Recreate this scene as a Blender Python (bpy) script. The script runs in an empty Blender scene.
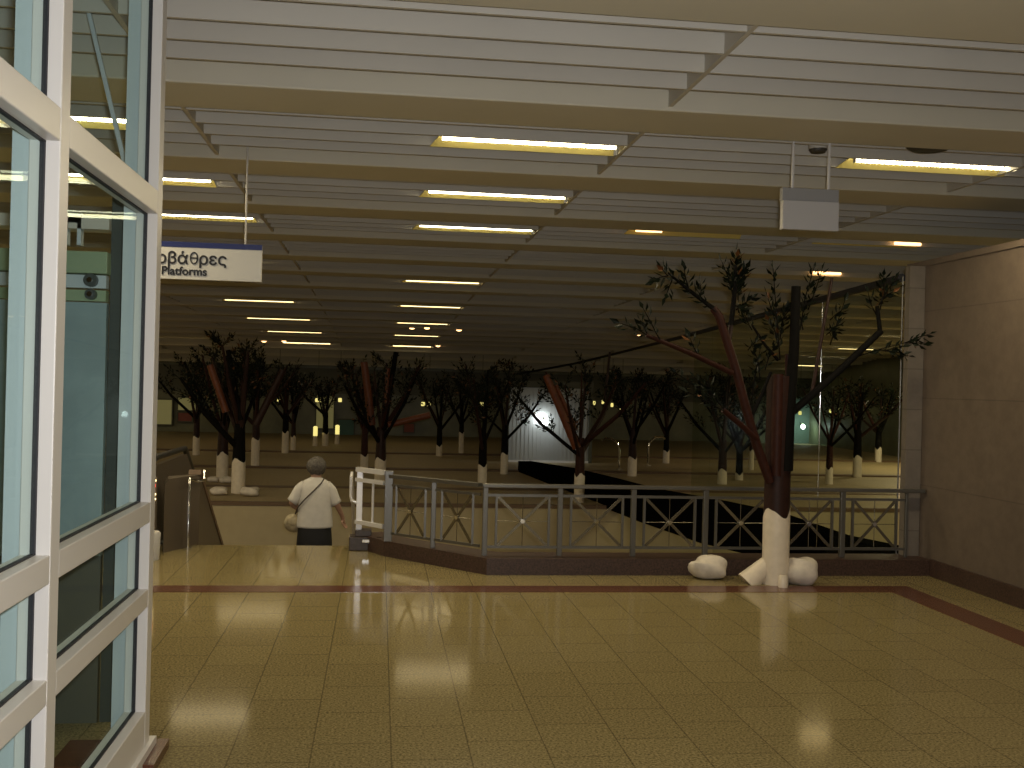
import bpy, math, random
from math import sin, cos, pi, radians, sqrt
from mathutils import Vector, Matrix

C = bpy.context.scene.collection
random.seed(7)

# ------------------------------------------------------------------ camera
F = 1050.0
YAW = math.atan(132 / 1050.0)
ROLL = .025
EYE = Vector((0, 0, 1.84))
fwd = Vector((sin(YAW), cos(YAW), 0)); rr = Vector((cos(YAW), -sin(YAW), 0)); uu = Vector((0, 0, 1))
RX = rr * cos(ROLL) + uu * sin(ROLL)
UX = uu * cos(ROLL) - rr * sin(ROLL)

def ray(px, py): return fwd + RX * ((px - 512) / F) + UX * ((384 - py) / F)
def at_z(px, py, z):
    d = ray(px, py); return EYE + d * ((z - EYE.z) / d.z)
def at_y(px, py, y):
    d = ray(px, py); return EYE + d * (y / d.y)
def at_x(px, py, x):
    d = ray(px, py); return EYE + d * (x / d.x)

cam = bpy.data.cameras.new('camera'); cam.sensor_width = 36; cam.lens = 36 * F / 1024
cam.clip_start = .05; cam.clip_end = 200
co = bpy.data.objects.new('camera', cam); C.objects.link(co)
m = Matrix((RX, UX, -fwd)).transposed().to_4x4(); m.translation = EYE
co.matrix_world = m
bpy.context.scene.camera = co

# ------------------------------------------------------------------ materials
def mat(name, col, rough=.5, metal=0.0, emit=None, strength=0, spec=.5, noise=None, bump=0, nscale=40):
    M = bpy.data.materials.new(name); M.use_nodes = True
    nt = M.node_tree; b = nt.nodes['Principled BSDF']
    b.inputs['Base Color'].default_value = (*col, 1)
    b.inputs['Roughness'].default_value = rough
    b.inputs['Metallic'].default_value = metal
    b.inputs['Specular IOR Level'].default_value = spec
    if emit:
        b.inputs['Emission Color'].default_value = (*emit, 1)
        b.inputs['Emission Strength'].default_value = strength
    if noise is not None or bump:
        tc = nt.nodes.new('ShaderNodeTexCoord'); n = nt.nodes.new('ShaderNodeTexNoise')
        n.inputs['Scale'].default_value = nscale; n.inputs['Detail'].default_value = 4
        nt.links.new(tc.outputs['Object'], n.inputs['Vector'])
        if noise is not None:
            r = nt.nodes.new('ShaderNodeValToRGB')
            r.color_ramp.elements[0].position = .3; r.color_ramp.elements[1].position = .7
            r.color_ramp.elements[0].color = (*[c * (1 - noise) for c in col], 1)
            r.color_ramp.elements[1].color = (*[min(1, c * (1 + noise)) for c in col], 1)
            nt.links.new(n.outputs['Fac'], r.inputs['Fac']); nt.links.new(r.outputs['Color'], b.inputs['Base Color'])
        if bump:
            bp = nt.nodes.new('ShaderNodeBump'); bp.inputs['Strength'].default_value = bump
            bp.inputs['Distance'].default_value = .01
            nt.links.new(n.outputs['Fac'], bp.inputs['Height']); nt.links.new(bp.outputs['Normal'], b.inputs['Normal'])
    return M

def glass_mat(name, tint, refl=.12, base=.04):
    M = bpy.data.materials.new(name); M.use_nodes = True
    nt = M.node_tree; nt.nodes.remove(nt.nodes['Principled BSDF'])
    out = nt.nodes['Material Output']
    t = nt.nodes.new('ShaderNodeBsdfTransparent'); t.inputs['Color'].default_value = (*tint, 1)
    g = nt.nodes.new('ShaderNodeBsdfGlossy'); g.inputs['Roughness'].default_value = .01
    g.inputs['Color'].default_value = (.9, 1, .97, 1)
    lw = nt.nodes.new('ShaderNodeLayerWeight'); lw.inputs['Blend'].default_value = .25
    mr = nt.nodes.new('ShaderNodeMapRange'); mr.inputs['To Min'].default_value = base; mr.inputs['To Max'].default_value = refl * 4
    nt.links.new(lw.outputs['Fresnel'], mr.inputs['Value'])
    mx = nt.nodes.new('ShaderNodeMixShader')
    nt.links.new(mr.outputs['Result'], mx.inputs['Fac']); nt.links.new(t.outputs[0], mx.inputs[1]); nt.links.new(g.outputs[0], mx.inputs[2])
    nt.links.new(mx.outputs[0], out.inputs['Surface'])
    return M

def tile_mat(name, c1, c2, grout, bw, bh, mortar, rough, rot=(0, 0, 0), loc=(0, 0, 0), speck=.35, nscale=90, offset=.5, bump=0, coat=0, spec=.5):
    M = bpy.data.materials.new(name); M.use_nodes = True
    nt = M.node_tree; b = nt.nodes['Principled BSDF']; N = nt.nodes.new; L = nt.links.new
    tc = N('ShaderNodeTexCoord'); mp = N('ShaderNodeMapping')
    mp.inputs['Rotation'].default_value = rot; mp.inputs['Location'].default_value = loc
    L(tc.outputs['Object'], mp.inputs['Vector'])
    br = N('ShaderNodeTexBrick'); br.offset = offset; br.inputs['Scale'].default_value = 1
    br.inputs['Brick Width'].default_value = bw; br.inputs['Row Height'].default_value = bh
    br.inputs['Mortar Size'].default_value = mortar; br.inputs['Mortar Smooth'].default_value = .1
    br.inputs['Color1'].default_value = (*c1, 1); br.inputs['Color2'].default_value = (*c2, 1)
    br.inputs['Mortar'].default_value = (*grout, 1); br.inputs['Bias'].default_value = 0
    L(mp.outputs[0], br.inputs['Vector'])
    n = N('ShaderNodeTexNoise'); n.inputs['Scale'].default_value = nscale; n.inputs['Detail'].default_value = 5; n.inputs['Roughness'].default_value = .7
    L(tc.outputs['Object'], n.inputs['Vector'])
    r = N('ShaderNodeValToRGB'); r.color_ramp.elements[0].position = .36; r.color_ramp.elements[1].position = .62
    r.color_ramp.elements[0].color = (1 - speck,) * 3 + (1,); r.color_ramp.elements[1].color = (1 + speck * .25,) * 3 + (1,)
    L(n.outputs['Fac'], r.inputs['Fac'])
    mx = N('ShaderNodeMix'); mx.data_type = 'RGBA'; mx.blend_type = 'MULTIPLY'; mx.inputs['Factor'].default_value = 1
    L(br.outputs['Color'], mx.inputs[6]); L(r.outputs['Color'], mx.inputs[7]); L(mx.outputs[2], b.inputs['Base Color'])
    b.inputs['Roughness'].default_value = rough
    b.inputs['Specular IOR Level'].default_value = spec
    b.inputs['Coat Weight'].default_value = coat; b.inputs['Coat Roughness'].default_value = .08
    if bump:
        bp = N('ShaderNodeBump'); bp.inputs['Strength'].default_value = bump; bp.inputs['Distance'].default_value = .004; bp.invert = True
        L(br.outputs['Fac'], bp.inputs['Height']); L(bp.outputs['Normal'], b.inputs['Normal'])
    return M

M = {}
M['floor'] = tile_mat('granite_tiles', (.315, .255, .120), (.29, .233, .109), (.175, .14, .066), .50, .39, .004, .10, rot=(0, 0, pi / 2), loc=(.12, .29, 0), speck=.68, nscale=72, spec=.16)
M['strip'] = mat('red_granite', (.11, .042, .025), .2, noise=.35, nscale=120)
M['plinth'] = mat('dark_red_granite', (.055, .03, .022), .45, noise=.6, nscale=60)
M['wall'] = tile_mat('beige_wall_tiles', (.150, .115, .088), (.143, .110, .084), (.105, .08, .062), .9, .42, .006, .45, rot=(pi / 2, 0, pi / 2), speck=.15, nscale=8, offset=.5)
M['wallf'] = tile_mat('beige_column_tiles', (.20, .172, .145), (.19, .165, .14), (.13, .112, .095), 1.9, .42, .006, .4, rot=(pi / 2, 0, 0), speck=.12, nscale=8)
M['ceil'] = mat('white_ceiling_paint', (.56, .53, .455), .6, noise=.04, nscale=1.2)
M['beam'] = mat('lit_beam_colour', (.64, .60, .475), .55, noise=.03, nscale=1.5)  # lighter and yellower than the slats, to carry the extra light on beams
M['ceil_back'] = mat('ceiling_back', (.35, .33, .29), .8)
M['alu'] = mat('white_aluminium', (.66, .64, .61), .35)
M['gasket'] = mat('black_gasket', (.015, .015, .02), .6)
M['steel_teal'] = mat('grey_teal_steel', (.52, .58, .60), .35)
M['lift_panel'] = mat('teal_grey_panel', (.27, .36, .38), .45, noise=.15, nscale=3)
M['lift_green'] = mat('pale_green_metal', (.28, .36, .22), .5)
M['lift_low'] = mat('dark_olive_panel', (.085, .085, .065), .5)
M['lift_dark'] = mat('dark_metal', (.05, .06, .055), .4)
M['glass'] = glass_mat('screen_glass', (.90, .95, .94), .009, .012)
M['glass2'] = glass_mat('hall_glass', (.86, .89, .83), .004, .006)
M['rail'] = mat('grey_painted_steel', (.16, .155, .14), .36, .7)
M['brass'] = mat('brushed_steel', (.24, .22, .17), .25, .9)
M['chrome'] = mat('chrome', (.8, .8, .8), .08, 1)
M['bright'] = mat('polished_steel', (.8, .79, .80), .28, .35)
M['brown'] = mat('brown_painted_pipe', (.025, .0105, .008), .5, spec=.2, noise=.2, nscale=20)
M['redbrown'] = mat('red_brown_painted_pipe', (.034, .0115, .0078), .5, spec=.15, noise=.2, nscale=20)
M['orange'] = mat('flash_lit_pipe_colour', (.15, .045, .02), .42, noise=.2, nscale=20, spec=.3)  # red-brown pipe colour lightened to stand in for flash light on far branches
M['darkpipe'] = mat('dark_painted_pipe', (.005, .0045, .004), .75, spec=.08)
M['white_paint'] = mat('whitewashed_pipe', (.72, .64, .52), .4, noise=.06, nscale=14)
M['leaf'] = mat('dark_metal_leaf', (.005, .0085, .004), .45, 0, spec=.15)
M['leaf2'] = mat('bronze_leaf', (.16, .065, .022), .4, .2)
M['rock'] = mat('white_painted_stone', (.66, .60, .52), .6, noise=.15, bump=.8, nscale=9)
M['terrace'] = tile_mat('terrace_paving', (.33, .255, .135), (.315, .243, .128), (.25, .19, .10), 1.2, .8, .004, .6, speck=.25, nscale=30)
M['terrace_wall'] = mat('beige_plaster', (.42, .35, .215), .6, noise=.05, nscale=4)
M['edge'] = mat('brown_edge_tile', (.13, .08, .045), .6)
M['black'] = mat('black_stone', (.003, .003, .003), .9, spec=0)
M['far'] = mat('dark_olive_wall', (.16, .16, .095), .35, noise=.25, nscale=1.5)
M['far_band'] = mat('dark_fascia', (.085, .085, .055), .5)
M['shutter'] = mat('grey_shutter', (.42, .43, .42), .35, .4)
M['parapet'] = mat('brown_grey_panel', (.12, .095, .07), .35, .25)
M['handrail'] = mat('black_rubber', (.012, .012, .013), .35)
M['stone_box'] = mat('dark_stone', (.07, .055, .05), .35, noise=.2)
M['sign_white'] = mat('white_sign_face', (.62, .61, .57), .45)
M['sign_grey'] = mat('grey_sign_face', (.50, .49, .48), .5)
M['sign_grey2'] = mat('grey_sign_case', (.30, .30, .30), .5)
M['sign_blue'] = mat('blue_sign_band', (.015, .025, .13), .4)
M['text'] = mat('black_lettering', (.012, .012, .014), .5)
M['rod'] = mat('white_rod', (.62, .60, .56), .4)
M['grille'] = mat('dark_grille', (.05, .045, .035), .5)
M['tube'] = mat('fluorescent_tube', (1, 1, 1), .4, emit=(1, .90, .62), strength=14)
M['tube_far'] = mat('warm_tube', (1, 1, 1), .4, emit=(1, .76, .34), strength=4)
M['tube_or'] = mat('orange_tube', (1, 1, 1), .4, emit=(1, .55, .22), strength=4.0)
M['reflector'] = mat('tube_lit_reflector_colour', (.90, .76, .26), .5)  # yellow glow of the tubes put into the reflector's colour
M['yellow_lamp'] = mat('yellow_lamp', (1, 1, 1), .4, emit=(1, .85, .25), strength=.9)
M['yellow_dim'] = mat('lit_shop_window', (.3, .3, .2), .4, emit=(.75, .65, .22), strength=.10)
M['white_lamp'] = mat('white_lamp', (1, 1, 1), .4, emit=(.9, 1, 1), strength=5)
M['red_lamp'] = mat('red_lamp', (1, .1, .1), .4, emit=(1, .06, .04), strength=2)
M['teal_win'] = mat('teal_window', (.16, .22, .19), .2)
M['red_panel'] = mat('red_poster', (.25, .06, .04), .5)
M['blue_panel'] = mat('green_poster', (.06, .15, .13), .5)
M['skin'] = mat('skin', (.40, .235, .16), .5)
M['hair'] = mat('grey_hair', (.075, .065, .055), .65, noise=.5, bump=.9, nscale=45)
M['shirt'] = mat('white_cotton', (.54, .52, .49), .8, noise=.05, bump=.25, nscale=16)
M['skirt'] = mat('black_cloth', (.006, .006, .008), .8)
M['bag'] = mat('beige_bag', (.38, .32, .20), .6, noise=.2, nscale=20)
M['strap'] = mat('dark_strap', (.05, .035, .025), .6)
M['shoe'] = mat('dark_shoe', (.02, .018, .016), .5)
M['eye'] = mat('eye', (.02, .02, .02), .2)

# ------------------------------------------------------------------ mesh helpers
class MB:
    def __init__(s): s.v = []; s.f = []; s.mi = []; s.cur = 0
    def add(s, vs, fs):
        o = len(s.v); s.v += [tuple(v) for v in vs]
        for f in fs: s.f.append(tuple(i + o for i in f)); s.mi.append(s.cur)
        return s
    def box(s, x0, x1, y0, y1, z0, z1):
        return s.add([(x0, y0, z0), (x1, y0, z0), (x1, y1, z0), (x0, y1, z0), (x0, y0, z1), (x1, y0, z1), (x1, y1, z1), (x0, y1, z1)],
                     [(0, 3, 2, 1), (4, 5, 6, 7), (0, 1, 5, 4), (1, 2, 6, 5), (2, 3, 7, 6), (3, 0, 4, 7)])
    def bar(s, a, b, w, h, up=(0, 0, 1)):          # rectangular bar a->b, w sideways, h along up
        a = Vector(a); b = Vector(b); d = (b - a).normalized(); up = Vector(up)
        if abs(d.dot(up)) > .99: up = Vector((0, 1, 0))
        sd = d.cross(up).normalized(); u2 = sd.cross(d).normalized()
        vs = []
        for p in (a, b):
            for i, j in ((-1, -1), (1, -1), (1, 1), (-1, 1)): vs.append(p + sd * (i * w / 2) + u2 * (j * h / 2))
        return s.add(vs, [(0, 3, 2, 1), (4, 5, 6, 7), (0, 1, 5, 4), (1, 2, 6, 5), (2, 3, 7, 6), (3, 0, 4, 7)])
    def tube(s, pts, rad, n=10, cap=True):
        pts = [Vector(p) for p in pts]; k = len(pts)
        if not isinstance(rad, (list, tuple)): rad = [rad] * k
        o = []; 
        ref = None
        for i, p in enumerate(pts):
            d = (pts[min(i + 1, k - 1)] - pts[max(i - 1, 0)]).normalized()
            if ref is None:
                ref = Vector((0, 0, 1)) if abs(d.z) < .9 else Vector((1, 0, 0))
            sd = d.cross(ref).normalized(); u2 = sd.cross(d).normalized(); ref = u2
            for j in range(n):
                t = 2 * pi * j / n
                o.append(p + (sd * cos(t) + u2 * sin(t)) * rad[i])
        fs = []
        for i in range(k - 1):
            for j in range(n):
                fs.append((i * n + j, i * n + (j + 1) % n, (i + 1) * n + (j + 1) % n, (i + 1) * n + j))
        if cap: fs.append(tuple(range(n - 1, -1, -1))); fs.append(tuple((k - 1) * n + j for j in range(n)))
        return s.add(o, fs)
    def rings(s, rings, n=20, cap=True):             # rings: (cx, cy, z, rx, ry[, rot])
        o = []
        for r in rings:
            for j in range(n):
                t = 2 * pi * j / n
                o.append((r[0] + r[3] * cos(t), r[1] + r[4] * sin(t), r[2]))
        k = len(rings); fs = []
        for i in range(k - 1):
            for j in range(n):
                fs.append((i * n + j, i * n + (j + 1) % n, (i + 1) * n + (j + 1) % n, (i + 1) * n + j))
        if cap: fs.append(tuple(range(n - 1, -1, -1))); fs.append(tuple((k - 1) * n + j for j in range(n)))
        return s.add(o, fs)
    def prism(s, poly, z0, z1):                       # xy polygon (ccw) extruded
        n = len(poly)
        vs = [(p[0], p[1], z0) for p in poly] + [(p[0], p[1], z1) for p in poly]
        fs = [tuple(range(n - 1, -1, -1)), tuple(range(n, 2 * n))]
        for i in range(n): fs.append((i, (i + 1) % n, n + (i + 1) % n, n + i))
        return s.add(vs, fs)
    def yzprism(s, poly, x0, x1):
        n = len(poly)
        vs = [(x0, p[0], p[1]) for p in poly] + [(x1, p[0], p[1]) for p in poly]
        fs = [tuple(range(n)), tuple(range(2 * n - 1, n - 1, -1))]
        for i in range(n): fs.append((i, n + i, n + (i + 1) % n, (i + 1) % n))
        return s.add(vs, fs)
    def ball(s, c, rx, ry, rz, n=14, k=8):
        o = []; fs = []
        for i in range(k + 1):
            ph = pi * i / k
            for j in range(n):
                t = 2 * pi * j / n
                o.append((c[0] + rx * sin(ph) * cos(t), c[1] + ry * sin(ph) * sin(t), c[2] + rz * cos(ph)))
        for i in range(k):
            for j in range(n):
                fs.append((i * n + j, (i + 1) * n + j, (i + 1) * n + (j + 1) % n, i * n + (j + 1) % n))
        return s.add(o, fs)
    def build(s, name, material, parent=None, smooth=False, loc=None, bevel=0):
        me = bpy.data.meshes.new(name); 
        org = Vector(loc) if loc is not None else Vector((0, 0, 0))
        me.from_pydata([tuple(Vector(v) - org) for v in s.v], [], s.f)
        ms = material if isinstance(material, (list, tuple)) else [material]
        for x in ms: me.materials.append(x)
        for p, i in zip(me.polygons, s.mi):
            p.material_index = i; p.use_smooth = smooth
        me.update()
        o = bpy.data.objects.new(name, me); C.objects.link(o); o.location = org
        if parent is not None:
            o.parent = parent
            if loc is None: o.matrix_parent_inverse = parent.matrix_basis.inverted()
        if bevel:
            b = o.modifiers.new('bevel', 'BEVEL'); b.width = bevel; b.segments = 2; b.limit_method = 'ANGLE'
        if smooth:
            try: me.set_sharp_from_angle(angle=radians(40))
            except Exception: pass
        return o

def empty(name, loc, label=None, cat=None, group=None):
    o = bpy.data.objects.new(name, None); C.objects.link(o); o.location = loc; o.empty_display_size = .1
    if label: tag(o, label, cat, group)
    return o
def tag(o, label, cat, group=None):
    o['label'] = label; o['category'] = cat
    if group: o['group'] = group
    return o
def struct(o): o['kind'] = 'structure'; return o

def area(name, loc, tgt, sx, sy, power, col):
    l = bpy.data.lights.new(name, 'AREA'); l.shape = 'RECTANGLE'; l.size = sx; l.size_y = sy; l.energy = power; l.color = col
    o = bpy.data.objects.new(name, l); C.objects.link(o); o.location = loc
    o.rotation_euler = (Vector(tgt) - Vector(loc)).to_track_quat('-Z', 'Y').to_euler()
    return o

# ------------------------------------------------------------------ setting
XR = 5.6          # right wall of the near hall
b = MB(); b.prism([(-9, -4), (XR, -4), (XR, 10.3), (1.15, 10.3), (.25, 11.2), (-.1, 11.78), (-9, 11.78)], -.35, 0)
struct(b.build('floor', M['floor']))
b = MB(); b.box(-9, 4.75, 9.2, 9.48, 0, .004); b.box(4.75, 5.04, -4, 9.48, 0, .004)
struct(b.build('trim_1', M['strip']))
# plinth under the railing
b = MB(); b.prism([(XR, 10.03), (XR, 10.42), (1.2, 10.42), (.36, 11.28), (.06, 11.78), (-.2, 11.65), (.08, 11.1), (1.06, 10.03)][::-1], 0, .16)
for f in (0,): pass
struct(b.build('trim_2', M['plinth']))
# right wall, column, skirting
b = MB(); b.box(XR, XR + .25, -4, 10.66, 0, 3.17); struct(b.build('wall_right', M['wall']))
b = MB(); b.box(5.43, XR - .002, 10.3, 10.40, -.3, 3.17); struct(b.build('wall_return', M['wallf']))
b = MB(); b.box(XR - .03, XR, -4, 10.03, 0, .17); struct(b.build('baseboard_right', M['plinth']))
b = MB(); b.box(XR - .015, XR + .27, -4, 10.66, 3.17, 3.23); struct(b.build('trim_3', M['wall']))
b = MB(); b.box(XR + 3.4, XR + 3.6, -4, 10.4, 0, 4.1); struct(b.build('wall_side_passage', M['far']))
b = MB(); b.box(-9.2, -9, -4, 11.8, 0, 4.1); struct(b.build('wall_left', M['wall']))
b = MB(); b.box(-9, 19, -4.2, -4, 0, 4.1); struct(b.build('wall_back', M['wall']))

# stairs down
b = MB(); z = 0; y = 11.78
for i in range(22):
    z0 = -.172 * (i + 1)
    b.box(-1.93, -.2, y + .29 * i - .002, y + .29 * (i + 1), z0 - .25, z0)
struct(b.build('stairs', M['terrace']))
b = MB(); b.box(-17, 19, 11.8, 20.3, -4.2, -4.0); struct(b.build('floor_lower', M['terrace']))
b = MB(); b.box(-9, -.1, 11.6, 11.775, -4, -.35); b.box(-.1, XR, 10.42, 10.6, -4, -.1); struct(b.build('wall_landing', M['terrace_wall']))

# terrace beyond the void
ZT = -.48
YF = 45.0
b = MB(); b.box(-17, 19, 19.99, 20.35, -4, ZT - .05); struct(b.build('wall_terrace', M['terrace_wall']))
b = MB(); b.box(-17, 19, 20.05, YF + .2, ZT - .3, ZT); struct(b.build('floor_terrace', M['terrace']))
b = MB(); b.box(-17, 19, 19.97, 20.12, ZT - .06, ZT + .006); struct(b.build('trim_4', M['edge']))
n = 5
for yy in (22.7, 27.5, 33.5):
    b = MB(); b.box(-17, 19, yy, yy + .35, ZT, ZT + .012 + .03 * (yy > 25)); struct(b.build('trim_%d' % n, M['edge'])); n += 1
b = MB(); b.box(-17, 19, YF, YF + .2, -1.2, 3.0); struct(b.build('wall_far', M['far']))
b = MB(); b.box(-17, 19, YF - .12, YF, 1.25, 2.3); struct(b.build('trim_20', M['far_band']))
b = MB(); b.box(-17.2, -17, 11.6, YF, -4, 4.1); struct(b.build('wall_hall_left', M['far']))
b = MB(); b.box(19, 19.2, 10.4, YF, -4, 4.1); struct(b.build('wall_hall_right', M['far']))
b = MB(); b.box(XR + .26, 19, 10.4, 10.6, -4, 3.2); struct(b.build('wall_hall_front', M['far']))
b = MB(); b.box(-17, -9.2, 11.6, 11.8, -4, 4.1); struct(b.build('wall_hall_front_left', M['far']))

# ------------------------------------------------------------------ ceiling
S = 1.3           # the slatted ceiling hangs at EYE.z + 1.46 * S
def zc(y):
    pts = [(-9, 3.738), (19.8, 3.738), (38, 3.19), (42.5, 2.72), (46, 2.28)]
    for (a, za), (c, zb) in zip(pts, pts[1:]):
        if y <= c: return za + (zb - za) * (y - a) / (c - a)
    return pts[-1][1]
PITCH = 1.8 * S
YF = 45.0
DIV = [(1.46 + 2.56 * i) * S for i in range(-8, 8)]
for k in range(-3, 30):
    b0 = 4.0 * S + PITCH * k
    if b0 > YF - .3: break
    yb0, yb1 = b0 + 1.31 * S, b0 + PITCH            # the beam at the far end of this bay
    x0, x1 = (-17, 19) if b0 > 9 else (-9, 19)
    z = zc(b0 + 1)
    if yb1 < YF:
        bz = zc(yb0 + .3) - .03
        q = MB(); q.box(x0, x1, yb0, yb1, bz, bz + .4); struct(q.build('ceiling_beam', M['beam'], bevel=.012))
    q = MB()
    for off in (.14, .43, .71, .99):
        yy = b0 + off * S
        if yy < YF - .1: zz = zc(yy); q.box(x0, x1, yy - .012, yy + .012, zz, zz + .2)
    for dx in DIV:
        if x0 + .1 < dx < x1 - .1: q.box(dx - .015, dx + .015, b0, min(yb0, YF - .1), z - .002, z + .18)
    struct(q.build('ceiling_baffle_panel', M['ceil']))
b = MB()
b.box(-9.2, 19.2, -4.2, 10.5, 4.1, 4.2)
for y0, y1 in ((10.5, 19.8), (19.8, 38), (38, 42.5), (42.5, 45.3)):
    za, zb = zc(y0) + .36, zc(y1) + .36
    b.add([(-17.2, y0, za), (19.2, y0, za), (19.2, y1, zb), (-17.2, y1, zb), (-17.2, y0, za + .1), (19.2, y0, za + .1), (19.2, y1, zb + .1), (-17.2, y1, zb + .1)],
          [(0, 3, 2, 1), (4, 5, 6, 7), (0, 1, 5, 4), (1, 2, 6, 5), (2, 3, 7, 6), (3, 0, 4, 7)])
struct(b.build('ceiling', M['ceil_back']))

# ------------------------------------------------------------------ ceiling lights
ORD = ['nearest', 'second', 'third', 'fourth', 'fifth', 'sixth', 'seventh', 'eighth', 'ninth']
def lamp(x, y, z, sx, sy, power, col, name='lamp'):
    l = bpy.data.lights.new(name, 'AREA'); l.shape = 'RECTANGLE'; l.size = sx; l.size_y = sy; l.energy = power; l.color = col
    o = bpy.data.objects.new(name, l); C.objects.link(o); o.location = (x, y, z)
    return o
def ceiling_light(x0, x1, y, z, tube, label, power, col=(1, .82, .5), lit=None, near=True):
    xc = (x0 + x1) / 2
    t = empty('ceiling_light', (xc, y, z), label, 'ceiling light', 'fluorescent lights in the slatted ceiling')
    q = MB(); q.box(x0 - .02, x1 + .02, y - .15, y + .2, z + .07, z + .14); q.build('housing', M['ceil'], t)
    q = MB(); q.add([(x0, y + .04, z + .066), (x1, y + .04, z + .066), (x1 + .02, y + .19, z - .006), (x0 - .08, y + .19, z - .006), (x1 + .02, y + .195, z), (x0 - .08, y + .195, z), (x1, y + .05, z + .07), (x0, y + .05, z + .07)],
                    [(0, 1, 2, 3), (3, 2, 4, 5), (5, 4, 6, 7), (7, 6, 1, 0), (0, 3, 5, 7), (1, 6, 4, 2)]); q.build('reflector', M['reflector'], t)
    a, c = lit if lit else (x0 + .01, x1 - .01)
    q = MB(); r = .014 if near else .02
    q.tube([(a, y, z + .02), (c, y, z + .02)], r, 8); q.build('fluorescent_tube', tube, t, True)
    if near:
        q = MB(); k = int((x1 - x0) / .05); vs = []; fs = []
        for i in range(k + 1):
            xx = x0 + (x1 - x0) * i / k
            vs += [(xx, y - .03, z + .045), (xx, y + .03, z + .045), (xx, y + .03, z + .002), (xx, y - .03, z + .002)]
            fs.append((4 * i, 4 * i + 1, 4 * i + 2, 4 * i + 3))
            if i: fs.append((4 * i - 4, 4 * i - 3, 4 * i + 1, 4 * i))
        q.add(vs, fs); q.build('louvre', M['ceil'], t)
    if power > 0: lamp((a + c) / 2, y + .05, z - .03, c - a, .3, power, col)
    return t
LW = (1, .83, .52)
B = lambda k: (4.0 + 1.8 * k + .56) * S
POW = 30
rows = [(1, 'nearest'), (2, 'second'), (3, 'third'), (6, 'fourth'), (8, 'fifth'), (10, 'sixth'), (12, 'seventh'), (14, 'eighth')]
for i, (k, o) in enumerate(rows):
    y = B(k); z = zc(y)
    near = i < 3
    ceiling_light(.33 * S, 1.41 * S, y, z, M['tube'] if near else M['tube_far'], o + ' fluorescent ceiling light of the middle row, counted from the front', POW if near else 5, LW, near=near)
for i, (k, o, x0, x1) in enumerate([(1, 'nearest', -2.55, -1.45), (2, 'second', -2.4, -1.3), (3, 'third', -2.35, -1.2), (5, 'fourth', -2.5, -1.55), (8, 'fifth', -2.75, -1.55), (10, 'sixth', -2.8, -1.5), (12, 'seventh', -2.75, -1.45), (14, 'eighth', -2.7, -1.4)]):
    y = B(k); z = zc(y); near = i < 3
    ceiling_light(x0 * S, x1 * S, y, z, M['tube'] if near else M['tube_far'], o + ' fluorescent ceiling light of the left row, counted from the front', POW if near else 5, LW, near=near)
ceiling_light(-5.15 * S, -4.1 * S, B(1), zc(B(1)), M['tube'], 'bright ceiling light at far left seen through the glass screen, upper one', POW, LW)
ceiling_light(-4.9 * S, -3.85 * S, B(2), zc(B(2)), M['tube'], 'bright ceiling light at far left seen through the glass screen, lower one', POW, LW)
ceiling_light(2.96 * S, 4.05 * S, B(1), zc(B(1)), M['tube'], 'bright fluorescent ceiling light near the right wall, beside a round dark disc', POW, LW)
ceiling_light(2.33 * S, 3.4 * S, B(3) - .4, zc(B(3)), M['tube_or'], 'orange half-lit ceiling light glowing at its left end, right of the middle row', 1.5, (1, .6, .3), lit=(2.35 * S, 2.6 * S), near=False)
ceiling_light(4.25 * S, 5.27 * S, B(3) - .25, zc(B(3)), M['tube_or'], 'orange half-lit ceiling light glowing at its right end, by the right wall', 1.5, (1, .6, .3), lit=(4.98 * S, 5.25 * S), near=False)
def ceil_hit(px, py):
    d = ray(px, py); t = 8.0
    for i in range(60):
        p = EYE + d * t
        t = (zc(p.y) - EYE.z) / d.z * .5 + t * .5
        t = min(max(t, 5), 44)
    return EYE + d * t
for pl, pr_, py, o in [(150, 186, 326, 'far left ceiling light, nearer of the short pair by the glass screen'), (150, 210, 337, 'far left ceiling light, farther of the short pair by the glass screen'),
                     (694, 730, 337, 'small warm ceiling light glimpsed between the left branches of the large tree'),
                     (790, 822, 360, 'warm ceiling light just right of the dark upright pipe of the large tree'), (838, 882, 349, 'warm ceiling light behind the right branch of the large tree'),
                     (812, 842, 274, 'orange ceiling light behind the top of the thin red branch'), (868, 898, 347, 'short warm ceiling light beside the tiled column')]:
    p = ceil_hit(pl, py); q_ = ceil_hit(pr_, py + 1)
    y = min((p.y + q_.y) / 2, 43); f = y / p.y
    ceiling_light(p.x * f, p.x * f + max(.35, (q_.x - p.x) * f), y, zc(y), M['tube_or'] if 'orange' in o else M['tube_far'], o, 4, (1, .75, .42), near=False)
for i, (px, py, o) in enumerate([(264, 341, 'left one of the spot lamp pair in the ceiling over the left trees'), (284, 341, 'right one of the spot lamp pair in the ceiling over the left trees'),
                                 (412, 327, 'left one of the three small spot lamps in the ceiling beyond the middle row'), (427, 327, 'middle one of the three small spot lamps in the ceiling beyond the middle row'),
                                 (459, 329, 'right one of the three small spot lamps in the ceiling beyond the middle row'), (438, 346, 'lowest small spot lamp in the ceiling beyond the middle row'),
                                 (640, 334, 'left one of two spot lamps behind the left branch tip of the large tree'), (650, 335, 'right one of two spot lamps behind the left branch tip of the large tree')]):
    p = ceil_hit(px, py); y = p.y; z = zc(y)
    t = empty('spot_lamp', (p.x, y, z), o, 'spot lamp', 'small spot lamps in the far ceiling')
    q = MB(); q.tube([(p.x, y, z + .06), (p.x, y, z - .02)], .11, 14); q.build('housing', M['ceil'], t, True)
    q = MB(); q.ball((p.x, y, z - .02), .085, .085, .05); q.build('bulb', M['tube_or'], t, True)

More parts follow.
